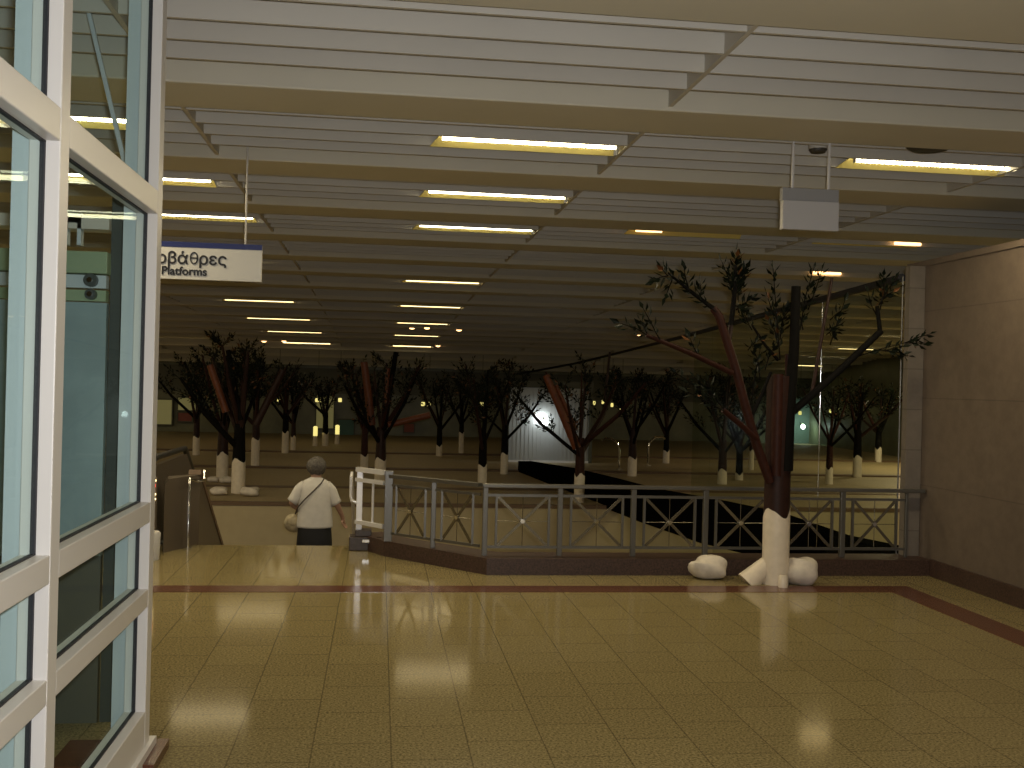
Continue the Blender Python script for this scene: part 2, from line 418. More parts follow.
# round ceiling discs
for px, py, r, o in [(930, 149, .17, 'large dark round speaker disc under the slats by the right wall light'), (818, 152, .07, 'small dark round disc between the rods of the blank hanging sign')]:
    p = at_z(px, py, 3.72)
    t = empty('ceiling_speaker', (p.x, p.y, 3.74), o, 'speaker')
    q = MB(); q.rings([(p.x, p.y, 3.76, r, r), (p.x, p.y, 3.735, r, r), (p.x, p.y, 3.715, r * .8, r * .8)], 28); q.build('grille', M['grille'], t, True)
    q = MB(); q.rings([(p.x, p.y, 3.78, r * 1.06, r * 1.06), (p.x, p.y, 3.74, r * 1.06, r * 1.06), (p.x, p.y, 3.74, r, r)], 28); q.build('rim', M['ceil'], t, True)

# ------------------------------------------------------------------ hanging signs
def text_mesh(name, body, size, material, parent, loc, off=.0, ext=.002, align='LEFT'):
    cu = bpy.data.curves.new(name, 'FONT'); cu.body = body; cu.size = size; cu.extrude = ext; cu.align_x = align
    tmp = bpy.data.objects.new(name, cu); C.objects.link(tmp)
    bpy.context.view_layer.update()
    dg = bpy.context.evaluated_depsgraph_get()
    me = bpy.data.meshes.new_from_object(tmp.evaluated_get(dg))
    C.objects.unlink(tmp); bpy.data.objects.remove(tmp)
    if off:                                           # heavier letters: the outline drawn three times side by side
        vs = [v.co.copy() for v in me.vertices]; fs = [tuple(p.vertices) for p in me.polygons]; V3 = []; F3 = []
        for k, (dx, dy) in enumerate(((-off, 0), (0, 0), (off, 0), (0, off), (0, -off))):
            V3 += [(v.x + dx, v.y + dy, v.z + k * .0001) for v in vs]; F3 += [tuple(i + k * len(vs) for i in f) for f in fs]
        me = bpy.data.meshes.new(name); me.from_pydata(V3, [], F3)
    me.materials.clear(); me.materials.append(material)
    o = bpy.data.objects.new(name, me); C.objects.link(o)
    o.rotation_euler = (pi / 2, 0, 0); o.location = Vector(loc) - Vector(parent.location); o.parent = parent
    return o
SY = 9.0
p1 = at_y(262, 245, SY); p0 = at_y(262, 282, SY)
sx1 = p1.x; sz1, sz0 = p1.z, p0.z; sx0 = sx1 - 1.19
t = empty('hanging_sign', (sx1, SY, sz0), 'white platform direction sign with blue top band hanging by the glass screen', 'sign')
q = MB(); q.box(sx0, sx1, SY, SY + .05, sz0, sz1 - .045); q.build('sign_panel', M['sign_white'], t)
q = MB(); q.box(sx0, sx1, SY - .004, SY + .052, sz1 - .045, sz1); q.build('blue_band', M['sign_blue'], t)
for xx in (sx1 - .14, sx0 + .14):
    q = MB(); q.tube([(xx, SY + .025, sz1), (xx, SY + .025, zc(SY) + .1)], .008, 8); q.build('rod', M['rod'], t, True)
pe = at_y(227, 265, SY)
gz = at_y(200, 264.5, SY).z; gs = .137; gxr = pe.x
def width(o): return max(v.co.x for v in o.data.vertices) - min(v.co.x for v in o.data.vertices)
o1 = text_mesh('greek_lettering', 'ρες', gs, M['text'], t, (gxr, SY - .004, gz), .0030, align='RIGHT'); gxr -= width(o1) + gs * .085
# theta drawn as an upright ring with a bar across
th_w, th_h, th_t = gs * .50, gs * .76, gs * .085
q = MB(); n_ = 28; vs = []; fs = []
for yy in (SY - .006, SY - .0005):
    for k_ in (0, 1):
        for j_ in range(n_):
            a_ = 2 * pi * j_ / n_
            vs.append((gxr - th_w / 2 + (th_w / 2 - k_ * th_t) * cos(a_), yy, gz + th_h / 2 - .01 * gs + (th_h / 2 - k_ * th_t) * sin(a_)))
for j_ in range(n_):
    k2 = (j_ + 1) % n_
    fs += [(j_, k2, n_ + k2, n_ + j_), (2 * n_ + j_, 3 * n_ + j_, 3 * n_ + k2, 2 * n_ + k2), (j_, 2 * n_ + j_, 2 * n_ + k2, k2), (n_ + j_, n_ + k2, 3 * n_ + k2, 3 * n_ + j_)]
q.add(vs, fs); q.box(gxr - th_w + th_t * .6, gxr - th_t * .6, SY - .006, SY - .0005, gz + th_h / 2 - th_t * .55, gz + th_h / 2 + th_t * .45)
q.build('greek_lettering', M['text'], t); gxr -= th_w + gs * .085
text_mesh('greek_lettering', 'Αποβά', gs, M['text'], t, (gxr, SY - .004, gz), .0030, align='RIGHT')
pe = at_y(207, 276, SY)
text_mesh('english_lettering', 'Platforms', .096, M['text'], t, (pe.x, SY - .004, at_y(200, 275.5, SY).z), .003, align='RIGHT')

S2 = 7.6
c0 = at_y(782, 229, S2); c1 = at_y(838, 231, S2); ct = at_y(781, 187, S2); cm = at_y(781, 200, S2)
t = empty('blank_sign_box', (c0.x, S2, c0.z), 'blank grey light box sign hanging on two white rods', 'sign')
q = MB(); q.box(c0.x, c1.x, S2 - .012, S2 + .05, c0.z, cm.z); q.build('face_panel', M['sign_grey'], t, bevel=.004)
q = MB(); q.box(c0.x - .002, c1.x + .002, S2, S2 + .06, cm.z, ct.z); q.build('top_case', M['sign_grey2'], t, bevel=.004)
for pxx in (792.5, 828.5):
    px_ = at_y(pxx, 185, S2 + .03).x
    q = MB(); q.tube([(px_, S2 + .03, ct.z), (px_, S2 + .03, 4.0)], .013, 8); q.build('rod', M['rod'], t, True)

# ------------------------------------------------------------------ railing
def railing_panel(t, A, Bp, z0, z1, matl):
    """one framed panel with crossed bars between two posts"""
    A = Vector(A); Bp = Vector(Bp); d = (Bp - A).normalized(); L_ = (Bp - A).length
    def P(u, z): return A + d * u + Vector((0, 0, z))
    g = .11; u0, u1 = g, L_ - g
    q = MB()
    for u in (u0, u1): q.bar(P(u, z0), P(u, z1), .022, .03)
    for z in (z0, z1): q.bar(P(0.02, z), P(L_ - .02, z), .022, .026)
    fr = q.build('panel_frame', matl, t)
    for za, zb in ((z0 + .01, z1 - .01), (z1 - .01, z0 + .01)):
        q = MB(); q.bar(P(u0 + .01, za), P(u1 - .01, zb), .010, .028, up=(0, 0, 1)); q.build('cross_bar', M['brass'], fr)
    q = MB(); um = (u0 + u1) / 2; zm = (z0 + z1) / 2
    q.tube([P(um, z0), P(um, z1)], .004, 6); q.tube([P(u0, zm), P(u1, zm)], .004, 6); q.build('thin_rod', M['brass'], fr, True)
    nrm = Vector((d.y, -d.x, 0))
    q = MB(); q.tube([P(um, zm) - nrm * .018, P(um, zm) + nrm * .018], .021, 14); q.build('centre_boss', M['chrome'], fr, True)
def post(t, x, y, z0, z1, w=.05, matl=None):
    q = MB(); q.box(x - w / 2, x + w / 2, y - w / 2, y + w / 2, z0, z1); q.build('post', matl or M['rail'], t, bevel=.004)
t = empty('railing', (3.2, 10.2, .16), 'long straight grey steel railing with crossed panels along the dark plinth', 'railing', None)
xs = [1.05, 1.79, 2.53, 3.27, 4.0, 4.71, 5.40]
for x in xs: post(t, x, 10.2, .16, .84, .05 if x < 5.3 else .03)
q = MB(); q.box(1.02, XR - .01, 10.165, 10.235, .825, .862); q.build('top_rail', M['rail'], t, bevel=.006)
for x0, x1 in zip(xs, xs[1:]): railing_panel(t, (x0, 10.2, 0), (x1, 10.2, 0), .245, .75, M['rail'])
t = empty('railing', (.6, 10.6, .16), 'short angled grey steel railing of two crossed panels beside the stairs', 'railing')
pts = [(1.02, 10.24), (.57, 10.66), (.12, 11.09)]
post(t, .57, 10.66, .16, .84); post(t, .12, 11.09, .16, .9, .085)
q = MB(); q.bar((1.0, 10.25, .843), (.12, 11.09, .843), .07, .037); q.build('top_rail', M['rail'], t)
for a_, c_ in zip(pts, pts[1:]): railing_panel(t, (*a_, 0), (*c_, 0), .245, .75, M['rail'])
# stair end guard
gx, gy = -.19, 11.55
t = empty('stair_guard', (gx, gy, .0), 'bright polished steel guard frame with dark stone foot at the stair head', 'railing')
q = MB(); q.box(gx - .10, gx + .16, gy - .12, gy + .12, 0, .15); q.box(gx - .04, gx + .14, gy - .1, gy + .1, .15, .22); q.build('stone_foot', M['stone_box'], t, bevel=.01)
post(t, gx, gy, .15, .86, .065, M['bright'])
ex, ey = .10, 11.16
for z, h in ((.87, .05), (.76, .04), (.30, .04)):
    q = MB(); q.bar((gx - .03, gy, z), (ex - .02, ey, z), .05, h); q.build('cross_rail', M['bright'], t)
q = MB(); q.tube([((gx + ex) / 2, (gy + ey) / 2, .3), ((gx + ex) / 2, (gy + ey) / 2, .76)], .014, 10); q.build('upright', M['bright'], t, True)
q = MB(); q.tube([(gx - .02, gy, .50), (gx - .085, gy, .53), (gx - .095, gy, .58), (gx - .095, gy, .78), (gx - .09, gy + .1, .82), (gx - .09, gy + .6, .6), (gx - .09, 14.5, -.95)], .018, 10); q.build('handrail_loop', M['bright'], t, True)
q = MB(); q.box(gx + .04, gx + .16, gy - .15, gy - .121, .09, .13); q.box(gx + .19, gx + .25, gy - .25, gy - .2, .10, .16); q.build('clamp', M['chrome'], t, bevel=.005)

# stair parapet on the left, with its handrail
b = MB(); A = at_z(163, 553, 0); A.z = 0
pr = [(0, 0), (0, .70), (.10, .76), (1, .76), (5.0, -1.40), (9.2, -4.0), (5.0, -4.0), (1.15, -.35), (1, 0)]
def pa(u): return (A.x + (-1.93 - A.x) * min(u, 1), A.y + (11.85 - A.y) * u if u <= 1 else 11.85 + (u - 1) * .9)
prf = [(*pa(u), z) for u, z in pr]; n_ = len(pr)
b.add(prf + [(x - (.07 if i < 3 else .11), y + (.34 if i < 3 else 0), z) for i, (x, y, z) in enumerate(prf)], [tuple(range(n_)), tuple(range(2 * n_ - 1, n_ - 1, -1))] + [(i, n_ + i, n_ + (i + 1) % n_, (i + 1) % n_) for i in range(n_)])
t = b.build('stair_parapet', M['parapet']); tag(t, 'brown grey solid parapet between the escalator and the stairs', 'parapet')
q = MB(); q.bar((-1.985, 11.83, .79), (-1.985, 15.45, -1.37), .13, .06); q.build('sloping_cap', M['edge'], t)
px_, py_ = -1.985, 11.5
t = empty('handrail_post', (px_, py_, 0), 'slim chrome post with curved rail end beside the brown parapet', 'handrail')
q = MB(); q.tube([(px_, py_, .02), (px_, py_, .70), (px_, py_ + .03, .74), (px_ + .05, py_ + .2, .70), (px_ + .09, py_ + .36, .70), (px_ + .09, py_ + .42, .80)], .017, 10); q.build('pole', M['chrome'], t, True)
q = MB(); q.tube([(px_, py_, 0), (px_, py_, .02)], .05, 16); q.build('foot_plate', M['chrome'], t, True)

# escalator
t = empty('escalator', (-2.7, 11.5, 0), 'escalator with black handrails going down left of the parapet', 'escalator')
for x, nm in ((-2.36, 'balustrade'), (-3.45, 'balustrade')):
    q = MB(); q.yzprism([(11.25, .05), (11.1, .35), (11.15, .72), (11.3, .88), (13.3, .88), (20.0, -2.99), (20.0, -3.9), (13.3, 0)], x - .03, x + .03); bl = q.build(nm, M['parapet'], t)
    q = MB(); q.tube([(x, 11.4, .1), (x, 11.1, .2), (x, 11.0, .45), (x, 11.06, .76), (x, 11.25, .92), (x, 11.7, .96), (x, 13.3, .95), (x, 20.0, -2.92)], .035, 10); q.build('handrail', M['handrail'], t, True)
q = MB(); q.box(-3.40, -2.41, 11.2, 13.3, .004, .02); q.build('comb_plate', M['chrome'], t)
for i in range(17):
    q = MB(); q.box(-3.39, -2.42, 13.3 + .36 * i, 13.68 + .36 * i, -.21 * (i + 1) - .1, -.21 * (i + 1)); q.build('step', M['lift_dark'], t)
q = MB(); q.box(-2.37, -2.23, 11.06, 11.12, .02, .80); q.build('newel_panel', M['parapet'], t, bevel=.01)
q = MB(); q.box(-2.33, -2.24, 11.03, 11.06, .70, .73); q.build('red_light', M['red_lamp'], t)
for z in (.57, .62, .76):
    q = MB(); q.box(-2.34, -2.235, 11.03, 11.06, z, z + .016); q.build('light_strip', M['tube_far'], t)
bx, by = -2.28, 10.8
t = empty('litter_bin', (bx, by, 0), 'small pale round bin with dark mouth at the escalator entrance', 'bin')
bx, by = -2.235, 10.84; t.location = (bx, by, 0)
q = MB(); q.rings([(bx, by, 0, .09, .09), (bx, by, .26, .10, .10), (bx, by, .28, .085, .085)], 20); q.build('body', M['sign_grey'], t, True)
q = MB(); q.tube([(bx, by - .09, .19), (bx, by - .105, .19)], .05, 14); q.build('mouth', M['gasket'], t, True)

# ------------------------------------------------------------------ glass screen of the lift shaft
GX = -1.06
t = empty('glass_screen', (GX, 5.2, 0), 'tall white aluminium framed glass screen of the lift shaft at the left', 'glass screen')
YM = [2.1, 3.66, 5.18]
Z_R = [(.08, .25), (.745, .83), (1.145, 1.24), (2.60, 2.71)]
ZTOP = 4.0; FD = .045
for y in YM:
    q = MB(); q.box(GX - .10, GX, y - .05, y + .05, .0, ZTOP); q.build('mullion', M['alu'], t, bevel=.004)
    q = MB(); q.box(GX - .165, GX - .10, y - .01, y + .05, 0, ZTOP); q.build('inner_post', M['steel_teal'], t)
for y0, y1 in zip(YM, YM[1:]):
    for z0, z1 in Z_R:
        q = MB(); q.box(GX - .10, GX - .001, y0 + .05, y1 - .05, z0, z1); q.build('rail', M['alu'], t, bevel=.004)
    zs = [Z_R[0][1], Z_R[1][0], Z_R[1][1], Z_R[2][0], Z_R[2][1], Z_R[3][0], Z_R[3][1], ZTOP]
    for z0, z1 in zip(zs[::2], zs[1::2]):
        q = MB(); e = .006
        q.box(GX - .062, GX - .046, y0 + .05, y0 + .05 + e, z0, z1); q.box(GX - .062, GX - .046, y1 - .05 - e * 2, y1 - .05, z0, z1)
        q.box(GX - .062, GX - .046, y0 + .05, y1 - .05, z0, z0 + e); q.box(GX - .062, GX - .046, y0 + .05, y1 - .05, z1 - e, z1)
        pane = MB(); pane.box(GX - .058, GX - .050, y0 + .05, y1 - .05, z0, z1)
        pn = pane.build('glass_pane', M['glass'], t); q.build('gasket', M['gasket'], pn)
q = MB(); q.box(GX - .12, GX + .02, YM[0], 5.30, .0, .08); q.build('kick_plate', M['alu'], t)
b = MB(); b.box(GX - .4, GX + .07, 5.0, 5.36, 0, .045); struct(b.build('trim_30', M['strip']))
# lift machinery behind the glass
LY = 5.75
def lp(px, py): return at_y(px, py, LY)
xl = -2.9; xe = lp(103, 450).x
t = empty('lift_door', (xl, LY, 0), 'teal grey lift landing door with green head gear behind the glass', 'lift door')
q = MB(); q.box(xl, xe, LY, LY + .05, .88, lp(80, 302).z); q.build('door_panel', M['lift_panel'], t)
q = MB(); q.box(xl, xe, LY + .005, LY + .055, 0, .88); q.build('lower_panel', M['lift_low'], t)
q = MB(); q.box(xl, xe + .012, LY - .06, LY + .06, lp(80, 274).z, lp(80, 252).z); q.build('head_box', M['lift_green'], t, bevel=.005)
q = MB(); q.box(xl, xe, LY - .02, LY + .04, lp(80, 288).z, lp(80, 275).z); q.build('upper_track', M['steel_teal'], t)
q = MB(); q.box(xl, xe, LY - .02, LY + .04, lp(80, 301).z, lp(80, 290).z); q.build('lower_track', M['lift_green'], t)
for py in (281, 295):
    c_ = lp(93, py); q = MB(); q.tube([(c_.x, LY - .06, c_.z), (c_.x, LY - .02, c_.z)], .034 if py < 290 else .028, 18)
    rl = q.build('roller', M['lift_dark'], t, True)
    q = MB(); q.tube([(c_.x, LY - .075, c_.z), (c_.x, LY - .06, c_.z)], .014, 10); q.build('hub', M['chrome'], rl, True)
a_ = lp(65, 245); c_ = lp(83, 218)
q = MB(); q.box(a_.x, a_.x + .02, LY - .03, LY + .02, a_.z, c_.z); q.box(c_.x - .02, c_.x, LY - .03, LY + .02, a_.z, c_.z); q.box(a_.x, c_.x, LY - .03, LY + .02, c_.z - .03, c_.z + .02); q.build('bracket', M['steel_teal'], t)
q = MB(); q.box(xl, xe + .01, LY - .03, LY + .1, c_.z - .06, c_.z + .005); q.build('support_beam', M['ceil'], t)
q = MB(); q.box(xe + .01, lp(121, 300).x, LY + .02, LY + .06, 0, 2.8); q.build('side_jamb', M['lift_dark'], t)
t = empty('conduit_pipe', (lp(128, 500).x, 5.9, 0), 'thin dark vertical conduit with curved top behind the glass', 'pipe')
x_ = at_y(128, 500, 5.9).x; zt = at_y(128, 256, 5.9).z
q = MB(); q.tube([(x_, 5.9, 0), (x_, 5.9, zt)], .016, 10); q.build('pipe', M['lift_dark'], t, True)
q = MB(); q.tube([(x_, 5.9, zt), (x_, 5.9, zt + .06), (x_ - .015, 5.9, zt + .1), (x_ - .05, 5.9, zt + .13)], .02, 10); q.build('flexible_hose', M['lift_dark'], t, True)
q = MB(); q.tube([(x_, 5.9, zt - .015), (x_, 5.9, zt + .02)], .028, 12); q.build('collar', M['lift_dark'], t, True)
t = empty('guide_rail', (lp(121, 500).x, 6.05, 0), 'slim pale vertical guide strip beside the dark conduit behind the glass', 'rail')
x_ = at_y(121, 500, 6.05).x
q = MB(); q.box(x_ - .014, x_ + .014, 6.03, 6.07, 0, 3.0); q.build('strip', M['steel_teal'], t)
a_ = at_y(86, 0, 5.8); c_ = at_y(130, 185, 5.8)
q = MB(); q.bar((a_.x, 5.8, a_.z), (c_.x, 5.8, c_.z), .022, .022); q.bar((c_.x, 5.8, c_.z), (c_.x, 5.8, c_.z - .1), .03, .03)
tag(q.build('stay_bar', M['steel_teal']), 'pale slanting stay bar near the top behind the glass', 'bar')

# ------------------------------------------------------------------ trees
def leafcluster(q, p0, p1, n, ln, rng, spread=.5):
    """leaves set alternately along a twig p0->p1"""
    p0 = Vector(p0); p1 = Vector(p1); ax = (p1 - p0).normalized()
    s1 = ax.orthogonal().normalized(); s2 = ax.cross(s1)
    for i in range(n):
        u = (i + .4) / n; p = p0.lerp(p1, u); th = i * 2.4 + rng.uniform(-.4, .4)
        out = (s1 * cos(th) + s2 * sin(th)); d = (ax * rng.uniform(.5, 1.0) + out * rng.uniform(.5, 1.0) * spread * 2).normalized()
        if i == n - 1: d = ax.copy()
        L_ = ln * rng.uniform(.7, 1.15); w = L_ * .23
        sd = d.cross(out if abs(d.dot(out)) < .95 else ax).normalized(); nn = sd.cross(d).normalized()
        a = p + d * L_ * .12
        q.cur = 1 if rng.random() < .06 else 0
        q.add([a, a + d * L_ * .45 + sd * w + nn * w * .3, a + d * L_, a + d * L_ * .45 - sd * w + nn * w * .3, a + d * L_ * .5 - nn * w * .15],
              [(0, 4, 1), (1, 4, 2), (2, 4, 3), (3, 4, 0)])
    q.cur = 0
def white_base(t, x, y, z0, h, r, rng, nseg=36):
    q = MB(); top = []
    ph = rng.uniform(0, 6)
    vs = []; fs = []
    for k, zz in enumerate((0, .5, 1)):
        for j in range(nseg):
            a = 2 * pi * j / nseg
            zt = h + (.10 * r / .12) * (.45 * sin(3 * a + ph) + .3 * abs(sin(2.5 * a + ph)) ) if k == 2 else h * zz
            vs.append((x + r * cos(a), y + r * sin(a), z0 + zt))
    for k in range(2):
        for j in range(nseg): fs.append((k * nseg + j, k * nseg + (j + 1) % nseg, (k + 1) * nseg + (j + 1) % nseg, (k + 1) * nseg + j))
    fs.append(tuple(range(nseg - 1, -1, -1)))
    q.add(vs, fs); q.build('white_base', M['white_paint'], t, True)

# --- the large pipe tree in front
TY = 9.62; bp = at_z(775, 584, 0); TX = at_y(775.5, 560, TY).x
rng = random.Random(11)
t = empty('pipe_tree', (TX, TY, 0), 'large metal pipe tree with whitewashed foot standing before the railing', 'tree sculpture')
def Q(px, py, dy=0): return at_y(px, py, TY + dy)
ZW = Q(776, 512).z; RT = .122
white_base(t, TX, TY, 0, ZW - .02, RT + .004, rng)
q = MB(); q.tube([(TX, TY, ZW - .14), (TX, TY, Q(776, 440).z), (TX + .0, TY, Q(776, 376).z)], [RT, RT * 1.02, RT * 1.0], 24); q.build('trunk', M['brown'], t, True)
def branch(pts, r, matl, n=12):
    q = MB(); q.tube(pts, r, n); return q.build('branch', matl, t, True)
trunkp = [
 ([Q(793, 287), Q(791, 350), Q(785, 420), Q(783, 470)], [.044, .048, .062, .066], 'darkpipe', -.075),
 ([Q(775, 374), Q(774, 420), Q(773, 475)], [.05, .055, .05], 'redbrown', -.085),
 ([Q(789, 354), Q(790, 430)], [.028, .03], 'redbrown', .03),
 ([Q(713, 308, -.2), Q(719, 316, -.2), Q(736, 370, -.16), Q(747, 412, -.13), Q(757, 446, -.1), Q(770, 482, -.07)], [.037, .04, .042, .042, .045, .045], 'redbrown', 0),
 ([Q(646, 335, -.5), Q(690, 353, -.36), Q(732, 373, -.18)], [.018, .026, .028], 'redbrown', 0),
 ([Q(723, 410, -.3), Q(740, 424, -.22), Q(757, 440, -.12)], [.024, .026, .028], 'redbrown', 0),
 ([Q(881, 331, .1), Q(840, 370, .06), Q(788, 416, 0), Q(781, 440, 0)], [.032, .034, .038, .038], 'darkpipe', 0),
 ([Q(832, 278, .25), Q(822, 335, .15), Q(812, 392, .05)], [.015, .017, .018], 'brown', 0),
 ([Q(733, 312, -.1), Q(729, 340, -.17)], [.02, .024], 'brown', 0),
 ([Q(771, 372, -.12), Q(762, 394, -.1), Q(752, 416, -.13)], [.014, .016, .016], 'darkpipe', 0),
 ([Q(778, 360, .05), Q(765, 345, .0), Q(752, 325, -.05)], [.016, .014, .01], 'darkpipe', 0),
 ([Q(877, 306, .1), Q(880, 331, .1)], [.02, .022], 'darkpipe', 0),
 ([Q(714, 309, -.2), Q(690, 291, -.24), Q(668, 273, -.28)], [.022, .018, .008], 'darkpipe', 0),
 ([Q(735, 265, -.25), Q(735, 290, -.2), Q(731, 325, -.18)], [.016, .022, .025], 'darkpipe', 0),
]
for pts, r, mt, dy in trunkp:
    branch([p + Vector((0, dy, 0)) for p in pts], r, M[mt])
fol = MB(); tw = MB()
def twig(p0, p1, n, ln=.085, r=.007, sp=.5):
    p0 = Vector(p0); p1 = Vector(p1); mid = p0.lerp(p1, .5) + Vector((rng.uniform(-.02, .02), rng.uniform(-.03, .03), .01))
    tw.tube([p0, mid, p1], [r, r * .8, r * .45], 6)
    leafcluster(fol, p0.lerp(p1, .12), p1, int(n * 1.4), ln * 1.2, rng, sp)
for a, c_, n, dy in [((716, 312), (668, 272), 14, -.25), ((690, 292), (684, 268), 7, -.3), ((668, 276), (655, 281), 6, -.3), ((700, 300), (700, 283), 5, -.2), ((668, 276), (662, 268), 5, -.3), ((672, 280), (666, 296), 5, -.25),
                     ((735, 300), (737, 255), 26, -.2), ((738, 300), (742, 272), 16, -.1), ((733, 296), (722, 262), 9, -.2), ((736, 310), (752, 298), 9, -.1), ((733, 305), (748, 312), 8, -.2), ((737, 290), (730, 275), 10, -.25), ((738, 285), (746, 268), 10, -.2),
                     ((660, 340), (643, 308), 7, -.5), ((650, 337), (620, 323), 7, -.5), ((648, 336), (640, 320), 5, -.5), ((700, 358), (690, 338), 6, -.3),
                     ((726, 412), (694, 377), 12, -.3), ((724, 411), (688, 392), 9, -.35), ((715, 405), (708, 380), 6, -.3), ((715, 405), (675, 372), 9, -.25),
                     ((780, 360), (773, 268), 18, .0), ((778, 330), (766, 292), 8, .05), ((782, 320), (796, 296), 8, .08), ((778, 345), (768, 318), 10, .0), ((780, 340), (786, 310), 10, .05),
                     ((800, 330), (814, 268), 15, .1), ((808, 310), (822, 270), 9, .12), ((803, 330), (796, 300), 8, .1),
                     ((880, 310), (884, 274), 14, .1), ((879, 305), (895, 279), 9, .05), ((878, 318), (868, 292), 6, .12), ((880, 300), (896, 290), 7, .05),
                     ((850, 359), (912, 341), 5, .12), ((905, 343), (930, 334), 9, .15), ((905, 343), (926, 345), 6, .14), ((880, 350), (909, 356), 7, .1), ((885, 351), (902, 347), 5, .1),
                     ((830, 320), (842, 310), 5, .2), ((826, 330), (834, 332), 7, .2), ((826, 335), (840, 322), 7, .2), ((830, 345), (845, 300), 6, .2),
                     ((752, 395), (760, 350), 9, -.1), ((760, 380), (752, 345), 8, -.12), ((765, 370), (775, 345), 8, -.1), ((748, 350), (762, 338), 7, -.05), ((752, 330), (745, 315), 7, -.05)]:
    twig(Q(*a, dy), Q(*c_, dy), n)
fol.cur = 2; fol.add(tw.v, tw.f)
fol.build('foliage', [M['leaf'], M['leaf2'], M['darkpipe']], t)
# prop and stub
p0 = at_z(752, 581, 0)
q = MB(); q.tube([(TX - .27, TY + .02, .0), (TX - .06, TY + .02, .20)], [.115, .075], 18); q.build('white_root', M['white_paint'], t, True)
q = MB(); q.tube([(TX - .0, TY - .2, 0), (TX - .0, TY - .2, .10), (TX, TY - .198, .115)], [.045, .043, .035], 18); q.build('white_stub', M['white_paint'], t, True)
def rock(x, y, z, rx, ry, rz, seed, label, grp=None):
    r = random.Random(seed); q = MB(); n, k = 22, 14; vs = []
    amp = [(r.uniform(1, 3), r.uniform(1, 3), r.uniform(1, 3), r.uniform(0, 6)) for _ in range(6)]
    q.ball((0, 0, 0), 1, 1, 1, n, k); out = []
    for v in q.v:
        v = Vector(v); s = 1 + sum(.045 * sin(a * v.x * 1.6 + b_ * v.y * 1.6 + c2 * v.z * 1.6 + ph) for a, b_, c2, ph in amp)
        e = .78                                              # boxier than an egg
        vv = Vector([math.copysign(abs(c2) ** e, c2) for c2 in v]) * s
        out.append((x + vv.x * rx, y + vv.y * ry, z + max(-.97, vv.z) * rz + rz * .97))
    q.v = out
    o = q.build('rock', M['rock'], None, True, loc=(x, y, z)); tag(o, label, 'rock', grp)
p = at_z(709, 579, 0); rock(p.x, p.y + .02, 0, .175, .13, .108, 3, 'smooth white boulder lying alone left of the large tree', 'white boulders on the hall floor')
p = at_z(800, 585, 0); rock(p.x + .03, p.y + .04, 0, .155, .13, .128, 5, 'white boulder touching the right side of the whitewashed tree foot', 'white boulders on the hall floor')

# --- trees on the terrace
def pipe_tree(px, py, top_py, rpx, seed, label, red=.3, dens=1.0, style=None, hpx=None):
    rng = random.Random(seed)
    p = at_z(px, py, ZT)
    if p.y > 42.0: p = at_y(px, py, 42.0); p.z = ZT
    x, y, z = p.x, p.y, ZT
    dist = y; r = rpx / 2 / 1050 * dist
    H = at_y(px, top_py, y).z - z
    t = empty('pipe_tree', (x, y, z), label, 'tree sculpture', 'pipe trees on the terrace beyond')
    hw = (hpx / 1050 * dist) if hpx else .68
    white_base(t, x, y, z, hw, r * 1.03, rng, 18)
    q = MB(); h1 = min(H * .55, hw + .75)
    q.tube([(x, y, z + hw - .12), (x, y, z + h1)], [r, r * .8], 12); q.build('trunk', M['redbrown'] if rng.random() < red else M['brown' if rng.random() < .5 else 'darkpipe'], t, True)
    fol = MB(); nbr = rng.randint(6, 8)
    for i in range(nbr):
        az = 2 * pi * i / nbr + rng.uniform(-.35, .35); el = rng.uniform(.15, .95) if i else .05
        hs = rng.uniform(.62, .95) * h1; L_ = (H - hs) * rng.uniform(.75, 1.0) / max(.55, cos(el)) 
        L_ = min(L_, 1.9)
        d = Vector((sin(el) * cos(az), sin(el) * sin(az), cos(el)))
        p0 = Vector((x, y, z + hs)); p1 = p0 + d * L_ * .55; bend = (d + Vector((0, 0, .25))).normalized()
        p2 = p1 + bend * L_ * .45
        p2.z = min(p2.z, z + H)
        rb = r * rng.uniform(.28, .5)
        q = MB(); q.tube([p0, p1, p2], [rb, rb * .85, rb * .4], 8); q.build('branch', M['redbrown'] if rng.random() < red * .7 else M['brown' if rng.random() < .3 else 'darkpipe'], t, True)
        for j in range(int(13 * dens)):
            u = rng.uniform(.3, 1.0); s_ = p0.lerp(p1, u * 2) if u < .5 else p1.lerp(p2, (u - .5) * 2)
            dd = (d * .6 + Vector((rng.uniform(-1, 1), rng.uniform(-1, 1), rng.uniform(-.1, .9)))).normalized()
            e = s_ + dd * rng.uniform(.25, .5); e.z = min(e.z, z + H + .05)
            fol.tube([s_, e], [.008, .005], 4, False)
            leafcluster(fol, s_.lerp(e, .2), e, rng.randint(8, 12), .105, rng, .55)
    fol.build('foliage', [M['leaf'], M['leaf2']], t)
    return t, x, y
